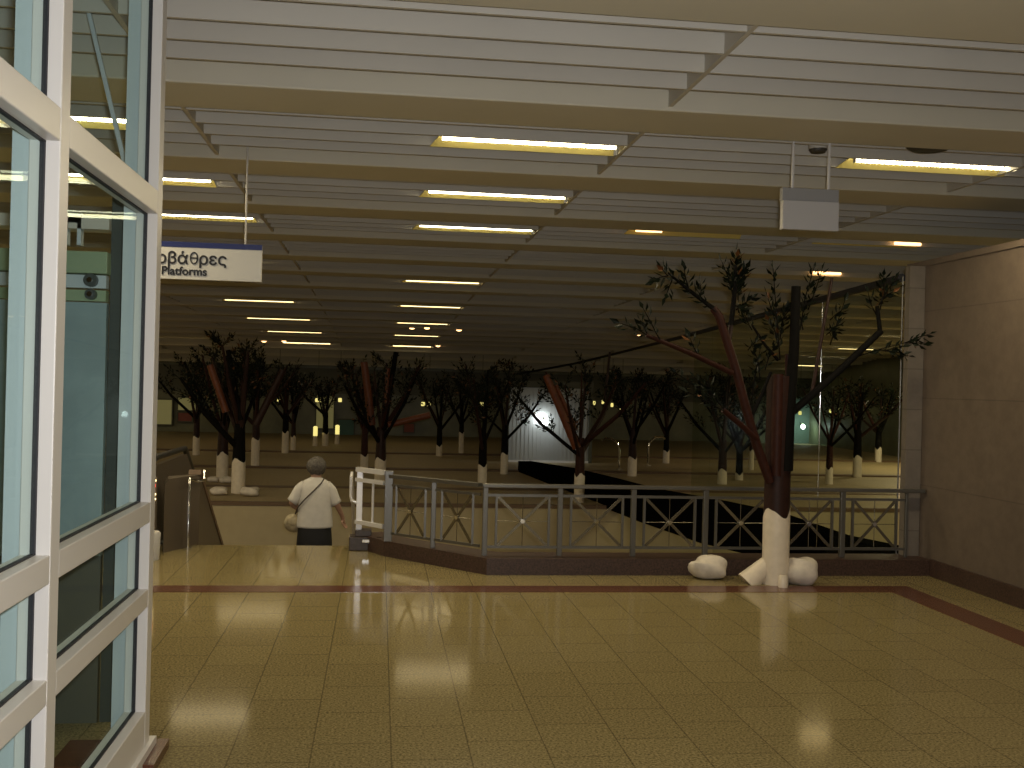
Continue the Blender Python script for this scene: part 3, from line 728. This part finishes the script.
specs = [
 (238, 493, 338, 13, 1, 'tree sculpture with rocks round its foot, largest of the left group', .35, 1.2, 31),
 (222, 479, 352, 11, 2, 'tree sculpture standing half behind the largest left tree, on its left', .5, 1.0, 24),
 (255, 467, 352, 8, 3, 'tree sculpture with tall white foot just right of the largest left tree', .4, .9, 27),
 (196, 455, 366, 6.5, 4, 'dark tree sculpture farthest left, close to the glass screen', .1, 1.0, 17),
 (285, 453, 374, 6.5, 5, 'slender reddish tree sculpture directly behind the woman, left of its twin', .6, .8, 20),
 (293, 450, 376, 5, 6, 'thin tree sculpture close to the right of the slender reddish one', .4, .7, 13),
 (325, 446, 380, 6, 7, 'leafy tree sculpture in front of the yellowish lit window', .1, 1.0, 12),
 (380, 482, 356, 11, 8, 'thick dark tree sculpture directly above the steel stair guard', .55, .8, 22),
 (364, 470, 366, 7.5, 9, 'red trunked tree sculpture left of the thick dark one by the guard', 1.0, .7, 14),
 (439, 456, 372, 6, 10, 'dark tree sculpture to the right of the orange branch', .0, 1.0, 10),
 (461, 453, 380, 5, 11, 'thin dark tree sculpture with pale foot left of the dense dark pair', .1, .7, 20),
 (482, 486, 360, 9, 12, 'dense dark tree sculpture rising behind the corner post of the railing', .0, 1.1, 20),
 (504, 474, 364, 7.5, 13, 'dark tree sculpture at the left edge of the lit grey shutter', .0, 1.1, 20),
 (579, 502, 348, 10.5, 15, 'red branched tree sculpture at the right edge of the lit grey shutter', .9, .7, 27),
 (632, 476, 372, 9, 16, 'dark tree sculpture with dim foot, second right of the shutter', .0, 1.0, 18),
 (666, 463, 378, 6.5, 17, 'tree sculpture with short pale foot between two dark trees right of the shutter', .1, 1.0, 12),
 (722, 484, 366, 9.5, 18, 'dark tree sculpture just left of the large tree trunk, left of its pair', .0, .9, 14),
 (739, 480, 376, 8, 19, 'dark tree sculpture just left of the large tree trunk, right of its pair', .0, .9, 6),
 (829, 484, 388, 7.5, 20, 'reddish tree sculpture seen through the glass right of the large trunk', .9, .6, 16),
 (857, 477, 378, 9, 21, 'tree sculpture with tall pale foot next to the tiled column', .5, .6, 21),
 (751, 470, 390, 5, 22, 'small tree sculpture with pale foot right behind the dark pair', .0, .6, 20),
 (878, 462, 386, 7, 23, 'dark tree sculpture nearest the tiled column, half behind it', .2, .9, 14),
]
for px, py, tp, rp, sd, lab, red, dens, hp in specs: pipe_tree(px, py, tp, rp, sd, lab, red, dens, hpx=hp)
for i, (px, py, s, lab) in enumerate([(219, 495, .2, 'grey boulder left of the largest left tree foot'), (226, 483, .17, 'grey boulder behind the largest left tree, leftmost of the upper two'), (250, 496, .22, 'flat grey boulder right of the largest left tree foot'), (213, 482, .15, 'small grey boulder beside the parapet top, left of the tree rocks')]):
    p = at_z(px, py, ZT); rock(p.x, max(20.3, p.y), ZT, s * .85, s * .7, s * .42, 40 + i, lab, 'boulders on the terrace')

# ------------------------------------------------------------------ far hall: ramp wall, glass wall, shutter, lamps
st = [(905, 552, 574, 12.6), (827, 536, 577, 13.2), (762, 513, 558, 14.6), (700, 500, 543, 16), (640, 489, 522, 18), (600, 478, 506, 20.4), (560, 468, 491, 23.3), (518, 461, 472, 27.6)]
vs = []; fs = []
for px, a, c_, y in st:
    pt = at_y(px, a, y); pb = at_y(px, c_, y)
    vs += [pt, pb, pb + Vector((.35, .1, 0)), pt + Vector((.35, .1, 0))]
for i in range(len(st) - 1):
    for j in range(4): fs.append((i * 4 + j, i * 4 + (j + 1) % 4, i * 4 + 4 + (j + 1) % 4, i * 4 + 4 + j))
fs += [(3, 2, 1, 0), tuple(len(vs) - 4 + j for j in range(4))]
q = MB(); q.add(vs, fs); tag(q.build('ramp_wall', M['black']), 'long black sloping ramp wall running from the tiled column to the shutter', 'ramp')

gxy = lambda y: 5.42 + .12 * (y - 10.45)
gl = [(gxy(y), y, 3.06) for y in (10.45, 13.2, 17, 20.5, 22.5)]
t = empty('glass_wall', (5.9, 16, ZT), 'clear glass wall with thin dark head rail running back from the tiled column', 'glass wall')
q = MB(); q.tube([Vector(gl[0]), Vector((gxy(24), 24, 3.055)), at_y(640, 347.5, 34), at_y(610, 355, 37.5), at_y(575, 363.5, 40.5), at_y(540, 370, 43.2), at_y(520, 373.5, 44.7)], .045, 8); q.build('head_rail', M['gasket'], t, True)
for (x0, y0, z0), (x1, y1, z1) in zip(gl, gl[1:]):
    zb = -4 if y0 < 20 else ZT
    d = Vector((y1 - y0, -(x1 - x0), 0)).normalized() * .006
    q = MB(); q.add([(x0, y0, zb), (x1, y1, zb), (x1, y1, z1), (x0, y0, z0), (x0 + d.x, y0 + d.y, zb), (x1 + d.x, y1 + d.y, zb), (x1 + d.x, y1 + d.y, z1), (x0 + d.x, y0 + d.y, z0)],
                    [(0, 1, 2, 3), (7, 6, 5, 4), (0, 4, 5, 1), (3, 2, 6, 7), (0, 3, 7, 4), (1, 5, 6, 2)]); q.build('glass_pane', M['glass2'], t)
q = MB(); q.tube([(5.425, 10.44, -.1), (5.425, 10.44, 3.07)], .008, 8); q.build('edge_strip', M['rail'], t, True)
p = at_y(820, 430, 13.6)
q = MB(); q.tube([(gxy(13.2), 13.2, -.2), (gxy(13.2), 13.2, 3.06)], .006, 8); q.build('joint_strip', M['chrome'], t, True)

a = at_y(508, 467, 31.0); c_ = at_y(590, 380, 31.0)
t = empty('roller_shutter', ((a.x + c_.x) / 2, 31.05, ZT), 'grey corrugated roller shutter lit by a white lamp at the far wall', 'shutter')
q = MB(); n_ = 40
for i in range(n_):
    x0 = a.x + (c_.x - a.x) * i / n_; x1 = a.x + (c_.x - a.x) * (i + 1) / n_
    q.box(x0, x1, 31.02 + .02 * (i % 2), 31.15, ZT, 1.75)
q.build('curtain', M['shutter'], t)
q = MB(); q.box(a.x - .1, a.x, 30.95, 31.2, ZT, 1.85); q.box(c_.x, c_.x + .1, 30.95, 31.2, ZT, 1.85); q.box(a.x - .1, c_.x + .1, 30.9, 31.2, 1.75, 1.95); q.build('frame', M['far_band'], t)
q = MB(); q.box(a.x, c_.x, 30.96, 31.02, ZT, ZT + .06); q.build('bottom_bar', M['bright'], t)
def wall_lamp(px, py, y, r, label, power, matl, col=(.92, 1, 1)):
    p = at_y(px, py, y)
    t = empty('wall_lamp', p, label, 'lamp')
    q = MB(); q.ball((p.x, y, p.z), r, r * .6, r, 14, 8); q.build('bulb', matl, t, True)
    q = MB(); q.tube([(p.x, y + .02, p.z + r * .9), (p.x, y + .02, p.z + r * 1.3), (p.x, y + .3, p.z + r * 1.5)], [r * .5, .03, .03], 10); q.build('bracket', M['far_band'], t, True)
    if power:
        area('lamp', (p.x, y - .1, p.z + .1), (p.x, y + 1, p.z - .5), .3, .3, power, col)
wall_lamp(545, 423, 30.6, .09, 'round white lamp shining on the grey shutter', 9, M['white_lamp'])
wall_lamp(803, 427, 43.9, .10, 'cool white lamp glowing behind the glass right of the large trunk', 16, M['white_lamp'], (.75, 1, .95))
p0 = at_y(786, 455, 44.7); p1 = at_y(818, 398, 44.7)
t = empty('lit_window', ((p0.x + p1.x) / 2, 44.7, p0.z), 'pale teal window panel behind the cool white lamp', 'window')
q = MB(); q.box(p0.x, p1.x, 44.72, 44.9, p0.z, p1.z); q.build('pane', M['teal_win'], t)
q = MB(); q.box(p0.x - .06, p0.x, 44.68, 44.9, p0.z, p1.z); q.box(p1.x, p1.x + .06, 44.68, 44.9, p0.z, p1.z); q.box(p0.x - .06, p1.x + .06, 44.68, 44.9, p1.z, p1.z + .06); q.build('frame', M['far_band'], t)
def hang_lamp(px, py, w, label, y=40.5, h=.15):
    p = at_y(px, py, y)
    t = empty('hanging_lamp', p, label, 'lamp', 'small yellow lamps along the far wall')
    q = MB(); q.rings([(p.x, y, p.z - h / 2, w * .5, .06), (p.x, y, p.z, w * .55, .07), (p.x, y, p.z + h / 2, w * .45, .05)], 12); q.build('shade', M['yellow_lamp'], t, True)
    q = MB(); q.tube([(p.x, y, p.z + h / 2), (p.x, y, zc(y))], .01, 6); q.build('stem', M['far_band'], t, True)
for px, py, w, lab in [(423, 404, .14, 'left one of the two yellow lamps beyond the orange branch'), (429, 404, .12, 'right one of the two yellow lamps beyond the orange branch'), (482, 404, .15, 'single yellow lamp behind the dense dark tree'),
                       (594, 403, .12, 'first yellow lamp right of the red branched tree'), (603, 402, .1, 'second yellow lamp right of the red branched tree'), (612, 405, .1, 'third yellow lamp right of the red branched tree'), (622, 408, .17, 'brightest yellow lamp right of the red branched tree, last of four'),
                       (340, 400, .13, 'yellow lamp above the leafy tree near the steel guard'), (318, 400, .2, 'wide yellow lamp above the lit window'), (197, 397, .15, 'yellow lamp in the shop window at far left'), (279, 401, .13, 'pale yellow lamp right of the largest left tree'),
                       (831, 411, .14, 'left one of the yellow lamp pair seen right of the large trunk'), (838, 410, .12, 'right one of the yellow lamp pair seen right of the large trunk'), (800, 413, .12, 'dim yellow lamp above the cool white lamp')]:
    hang_lamp(px, py, w, lab)
def wall_panel(x0, y0, x1, y1, matl, label, name='wall_display', cat='display', y=44.85):
    a = at_y(x0, y1, y); c_ = at_y(x1, y0, y)
    t = empty(name, ((a.x + c_.x) / 2, y, a.z), label, cat)
    q = MB(); q.box(a.x, c_.x, y, y + .1, a.z, c_.z); q.build('face', matl, t)
    q = MB(); w = .05
    q.box(a.x - w, a.x, y - .03, y + .12, a.z - w, c_.z + w); q.box(c_.x, c_.x + w, y - .03, y + .12, a.z - w, c_.z + w)
    q.box(a.x, c_.x, y - .03, y + .12, c_.z, c_.z + w); q.box(a.x, c_.x, y - .03, y + .12, a.z - w, a.z); q.build('frame', M['far_band'], t)
for px, py, lab in [(315, 446, 'short pale lit bollard left of the leafy tree by the lit window'), (337, 444, 'short pale lit bollard right of the leafy tree by the lit window')]:
    p = at_z(px, py, ZT)
    t = empty('bollard', p, lab, 'bollard')
    q = MB(); q.rings([(p.x, p.y, ZT, .09, .09), (p.x, p.y, ZT + .35, .07, .07)], 12); q.build('stem', M['white_paint'], t, True)
    q = MB(); q.rings([(p.x, p.y, ZT + .35, .075, .075), (p.x, p.y, ZT + .66, .075, .075), (p.x, p.y, ZT + .69, .03, .03)], 12); q.build('lamp_head', M['yellow_lamp'], t, True)
for px, py, sgn, lab in [(619, 470, 1, 'chrome curved hand rail left of the dim footed tree'), (648, 466, -1, 'chrome curved hand rail right of the dim footed tree')]:
    p = at_z(px, py, ZT)
    t = empty('curved_handrail', p, lab, 'handrail')
    q = MB(); q.tube([p, p + Vector((0, 0, .55)), p + Vector((-.05 * sgn, 0, .72)), p + Vector((-.2 * sgn, 0, .86)), p + Vector((-.42 * sgn, 0, .88)), p + Vector((-.5 * sgn, 0, .8))], .03, 8); q.build('pole', M['chrome'], t, True)
    q = MB(); q.rings([(p.x, p.y, ZT, .09, .09), (p.x, p.y, ZT + .03, .09, .09)], 12); q.build('foot_plate', M['chrome'], t, True)
wall_panel(178, 398, 200, 410, M['yellow_dim'], 'dim yellow lit shop window at far left behind the trees', 'shop_window', 'window')
wall_panel(156, 400, 172, 424, M['yellow_dim'], 'dim yellow lit shop window nearest the glass screen', 'shop_window', 'window')
wall_panel(316, 396, 334, 428, M['yellow_dim'], 'tall yellowish window behind the leafy tree', 'shop_window', 'window')
wall_panel(178, 413, 192, 421, M['red_panel'], 'small red poster below the lit shop window')
wall_panel(338, 420, 354, 437, M['blue_panel'], 'green poster on the far wall left of the red trunked tree')
wall_panel(404, 424, 414, 432, M['red_panel'], 'red poster on the far wall below the orange branch')
# orange branch reaching right from the thick dark tree is part of that tree
for o in bpy.data.objects:
    if o.get('label', '').startswith('thick dark tree'):
        y = o.location.y
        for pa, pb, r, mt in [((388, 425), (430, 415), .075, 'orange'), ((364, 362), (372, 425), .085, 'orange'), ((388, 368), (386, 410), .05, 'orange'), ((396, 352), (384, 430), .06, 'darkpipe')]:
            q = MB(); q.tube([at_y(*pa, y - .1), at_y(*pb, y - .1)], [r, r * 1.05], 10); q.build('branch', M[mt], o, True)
    if o.get('label', '').startswith('tree sculpture with rocks'):
        y = o.location.y
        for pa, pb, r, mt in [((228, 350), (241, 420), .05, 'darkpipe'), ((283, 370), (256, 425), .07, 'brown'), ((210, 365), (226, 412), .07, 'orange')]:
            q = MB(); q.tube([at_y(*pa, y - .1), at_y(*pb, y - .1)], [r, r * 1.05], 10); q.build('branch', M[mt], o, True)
    if o.get('label', '').startswith('red branched tree'):
        y = o.location.y
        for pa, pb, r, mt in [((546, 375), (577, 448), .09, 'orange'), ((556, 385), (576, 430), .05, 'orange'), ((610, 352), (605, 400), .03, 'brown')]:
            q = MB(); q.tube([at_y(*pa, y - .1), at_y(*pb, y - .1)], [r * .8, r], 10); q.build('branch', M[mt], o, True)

# ------------------------------------------------------------------ the woman on the stairs
WY = 12.86
pw = at_y(316, 457, WY); ztop = pw.z; WX = pw.x + .005
feet = ztop - 1.60
ws = empty('person', (WX, WY, feet), 'grey haired woman in white shirt and black skirt walking down the stairs', 'person')
def skin_mesh(name, verts, edges, root, parent, matl, sub=2):
    me = bpy.data.meshes.new(name); me.from_pydata([v[0] for v in verts], edges, []); me.materials.append(matl)
    o = bpy.data.objects.new(name, me); C.objects.link(o); o.parent = parent
    md = o.modifiers.new('skin', 'SKIN'); md.use_smooth_shade = True
    sv = me.skin_vertices[0].data
    for i, v in enumerate(verts):
        r = v[1]; sv[i].radius = r if isinstance(r, tuple) else (r, r); sv[i].use_root = (i == root)
    s = o.modifiers.new('sub', 'SUBSURF'); s.levels = sub; s.render_levels = sub
    return o
V = []; Ed = []
def vtx(p, r, par=None):
    V.append((p, r)); i = len(V) - 1
    if par is not None: Ed.append((par, i))
    return i
pel = vtx((0, 0, .84), (.14, .10))
ab = vtx((0, 0, .98), (.135, .10), pel); ch = vtx((0, -.01, 1.16), (.14, .10), ab); ck = vtx((0, .0, 1.28), (.09, .075), ch)
nk = vtx((.0, .02, 1.345), .052, ck); jw = vtx((.005, .045, 1.41), (.06, .07), nk); hd = vtx((.005, .04, 1.50), (.075, .088), jw); tp = vtx((.005, .035, 1.56), (.045, .055), hd)
vtx((.015, .14, 1.455), .012, jw)        # nose
for s in (-1, 1):                        # legs, feet
    hp = vtx((s * .09, 0, .76), (.095, .09), pel); kn = vtx((s * .095, .05 + .05 * s, .43 + .02), .055, hp)
    an = vtx((s * .095, .0 + .12 * s, .09), .036, kn); vtx((s * .1, .12 + .12 * s, .035), (.03, .04), an)
def arm(s, el, wr, hand_dir, side):
    sh = vtx((s * .170, -.005, 1.235), .044, ck); e = vtx(el, .040, sh); w = vtx(wr, .027, e)
    hd_ = Vector(hand_dir).normalized(); sd = Vector(side).normalized(); nn = hd_.cross(sd).normalized()
    pm = vtx(tuple(Vector(wr) + hd_ * .05), (.034, .018), w)
    for k, L_ in zip((-1.5, -.5, .5, 1.5), (.058, .072, .076, .066)):
        base = Vector(wr) + hd_ * .092 + sd * (k * .0175)
        a = vtx(tuple(base), .0095, pm); c2 = vtx(tuple(base + hd_ * L_ * .5 + nn * .008), .0088, a); vtx(tuple(base + hd_ * L_ * .9 + nn * .03), .0075, c2)
    tb = vtx(tuple(Vector(wr) + hd_ * .045 + sd * -.040), .0105, pm); vtx(tuple(Vector(wr) + hd_ * .085 + sd * -.058 + nn * .01), .009, tb)
arm(1, (.262, .015, 1.02), (.325, .13, .865), (.18, .30, -.93), (.35, .9, .3))
arm(-1, (-.285, -.02, 1.04), (-.20, .20, .93), (.25, .9, -.3), (.6, -.1, .7))
body = skin_mesh('body', V, Ed, 0, ws, M['skin'])
def part(mb, name, matl, smooth=True, sub=0):
    o = mb.build(name, matl, None, smooth); o.parent = ws
    if sub: s = o.modifiers.new('sub', 'SUBSURF'); s.levels = sub; s.render_levels = sub
    return o
# shirt
q = MB(); q.rings([(.0, 0, .755, .218, .150), (0, 0, .80, .216, .150), (0, 0, .90, .208, .148), (0, -.005, 1.02, .200, .142), (0, -.01, 1.14, .198, .135), (0, -.01, 1.22, .192, .122), (0, -.005, 1.275, .186, .108), (0, .0, 1.315, .150, .088), (0, .0, 1.338, .10, .075), (0, .01, 1.352, .07, .066), (0, .012, 1.358, .062, .060)], 28, cap=False)
for s, el in ((1, (.262, .015, 1.02)), (-1, (-.285, -.02, 1.04))):
    shp = Vector((s * .120, -.005, 1.262)); e = Vector(el)
    q.tube([shp, shp.lerp(e, .3) + Vector((s * .02, 0, .02)), shp.lerp(e, .66), shp.lerp(e, .93)], [.060, .070, .066, .064], 16, False)
sh = part(q, 'shirt', M['shirt'], True, 1)
so = sh.modifiers.new('thick', 'SOLIDIFY'); so.thickness = .006
q = MB(); q.rings([(0, 0, .84, .175, .125), (0, 0, .78, .19, .138), (0, 0, .62, .205, .155), (0, .02, .42, .215, .17), (0, .03, .36, .218, .175)], 28, cap=False)
sk = part(q, 'skirt', M['skirt'], True, 1); so = sk.modifiers.new('thick', 'SOLIDIFY'); so.thickness = .006
# hair: short cap, open at the face
q = MB(); n, k = 22, 12; vs = []; fs = []
for i in range(k + 1):
    ph = pi * .80 * i / k
    for j in range(n):
        th = 2 * pi * j / n; rad = 1 + .05 * sin(5 * th + 3 * ph) + .03 * sin(9 * th - 4 * ph)
        dx, dy, dz = sin(ph) * cos(th), sin(ph) * sin(th), cos(ph)
        front = max(0, dy)
        zz = dz if dz > .1 or dy < .25 else .1 + (dz - .1) * .1
        vs.append((.004 + .122 * rad * dx, .018 + .118 * rad * dy * (1 if dy < 0 else .93), 1.487 + .118 * rad * zz))
for i in range(k):
    for j in range(n): fs.append((i * n + j, (i + 1) * n + j, (i + 1) * n + (j + 1) % n, i * n + (j + 1) % n))
q.add(vs, fs); part(q, 'hair', M['hair'], True, 1)
for s in (-1, 1):
    q = MB(); q.ball((.005 + s * .032, .128, 1.49), .011, .008, .008, 10, 6); part(q, 'eye', M['eye'])
    q = MB(); q.ball((.005 + s * .098, .045, 1.465), .014, .022, .032, 10, 6); part(q, 'ear', M['skin'])
    yo = .12 * s
    q = MB(); q.ball((s * .098, .07 + yo, .035), .045, .125, .05, 12, 8); part(q, 'shoe', M['shoe'])
q = MB(); q.ball((.008, .128, 1.425), .022, .008, .006, 10, 6); part(q, 'lips', M['redbrown'])
# shoulder bag and strap, carried by the woman but an object of its own
q = MB(); q.ball((0, 0, 0), .115, .10, .125, 18, 12)
q.v = [(x * (1 + .12 * (z < 0)), y, z * (1 if z < 0 else .85)) for x, y, z in q.v]
bag = q.build('shoulder_bag', M['bag'], None, True); bag.location = (WX - .25, WY + .09, feet + .80)
bag.rotation_euler = (0, .25, 0)
tag(bag, 'beige shoulder bag on a thin dark strap at the woman’s left hip', 'bag')
q = MB(); bl = Vector((WX - .25, WY + .09, feet + .80))
pts = [(-.235, .03, .91), (-.20, -.09, 1.0), (-.12, -.150, 1.10), (-.02, -.150, 1.20), (.07, -.112, 1.295), (.095, -.03, 1.335), (.09, .06, 1.31), (-.02, .135, 1.15), (-.16, .13, 1.0), (-.235, .1, .91)]
vs = []
q.tube([Vector((WX, WY, feet)) + Vector(p) for p in pts], .0085, 8)
o = q.build('strap', M['strap'], None, True)
bpy.context.view_layer.update()
o.parent = bag; o.matrix_parent_inverse = bag.matrix_world.inverted()
q = MB(); q.ball((-.02, -.095, .02), .07, .014, .055, 12, 8); f = q.build('flap', M['bag'], None, True); f.parent = bag

# ------------------------------------------------------------------ light
# unseen lamps added behind and beside the camera as general fill
for x, y in ((-2, -1.5), (1, -1.5), (4, -1.5), (1.1, 3), (4.3, 3)):
    lamp(x, y, 3.7, 1.4, .3, 24, LW, 'unseen_fill_lamp')
# unseen lamps added on both sides of the view to brighten the terrace
for x, y in ((-13, 20), (-14, 28), (15, 22), (16.5, 30), (-6.8, 15), (10.2, 15.5), (-15.5, 37)):
    lamp(x, y, zc(y) - .05, 1.4, .3, 190, LW, 'unseen_fill_lamp')
# broad fill added behind the camera to brighten the ceiling blade faces
area('front_fill', (1, -3.8, 1.7), (1, 10, 2.2), 6, 2.4, 32, (1, .9, .72))
# the photographer's flash
area('flash', (.06, -.02, 1.93), (.06 + sin(YAW) * 10, 10, 1.9), .08, .04, 125, (.97, .97, 1))
w = bpy.data.worlds.new('world'); bpy.context.scene.world = w; w.use_nodes = True
w.node_tree.nodes['Background'].inputs[0].default_value = (.9, .8, .6, 1); w.node_tree.nodes['Background'].inputs[1].default_value = .02
sc = bpy.context.scene
sc.view_settings.view_transform = 'Standard'; sc.view_settings.look = 'None'; sc.view_settings.gamma = 1
sc.view_settings.use_curve_mapping = False
sc.view_settings.exposure = 0
sc.cycles.use_denoising = True
sc.cycles.max_bounces = 8; sc.cycles.transparent_max_bounces = 16
sc.cycles.caustics_reflective = False; sc.cycles.caustics_refractive = False
sc.cycles.sample_clamp_indirect = 3
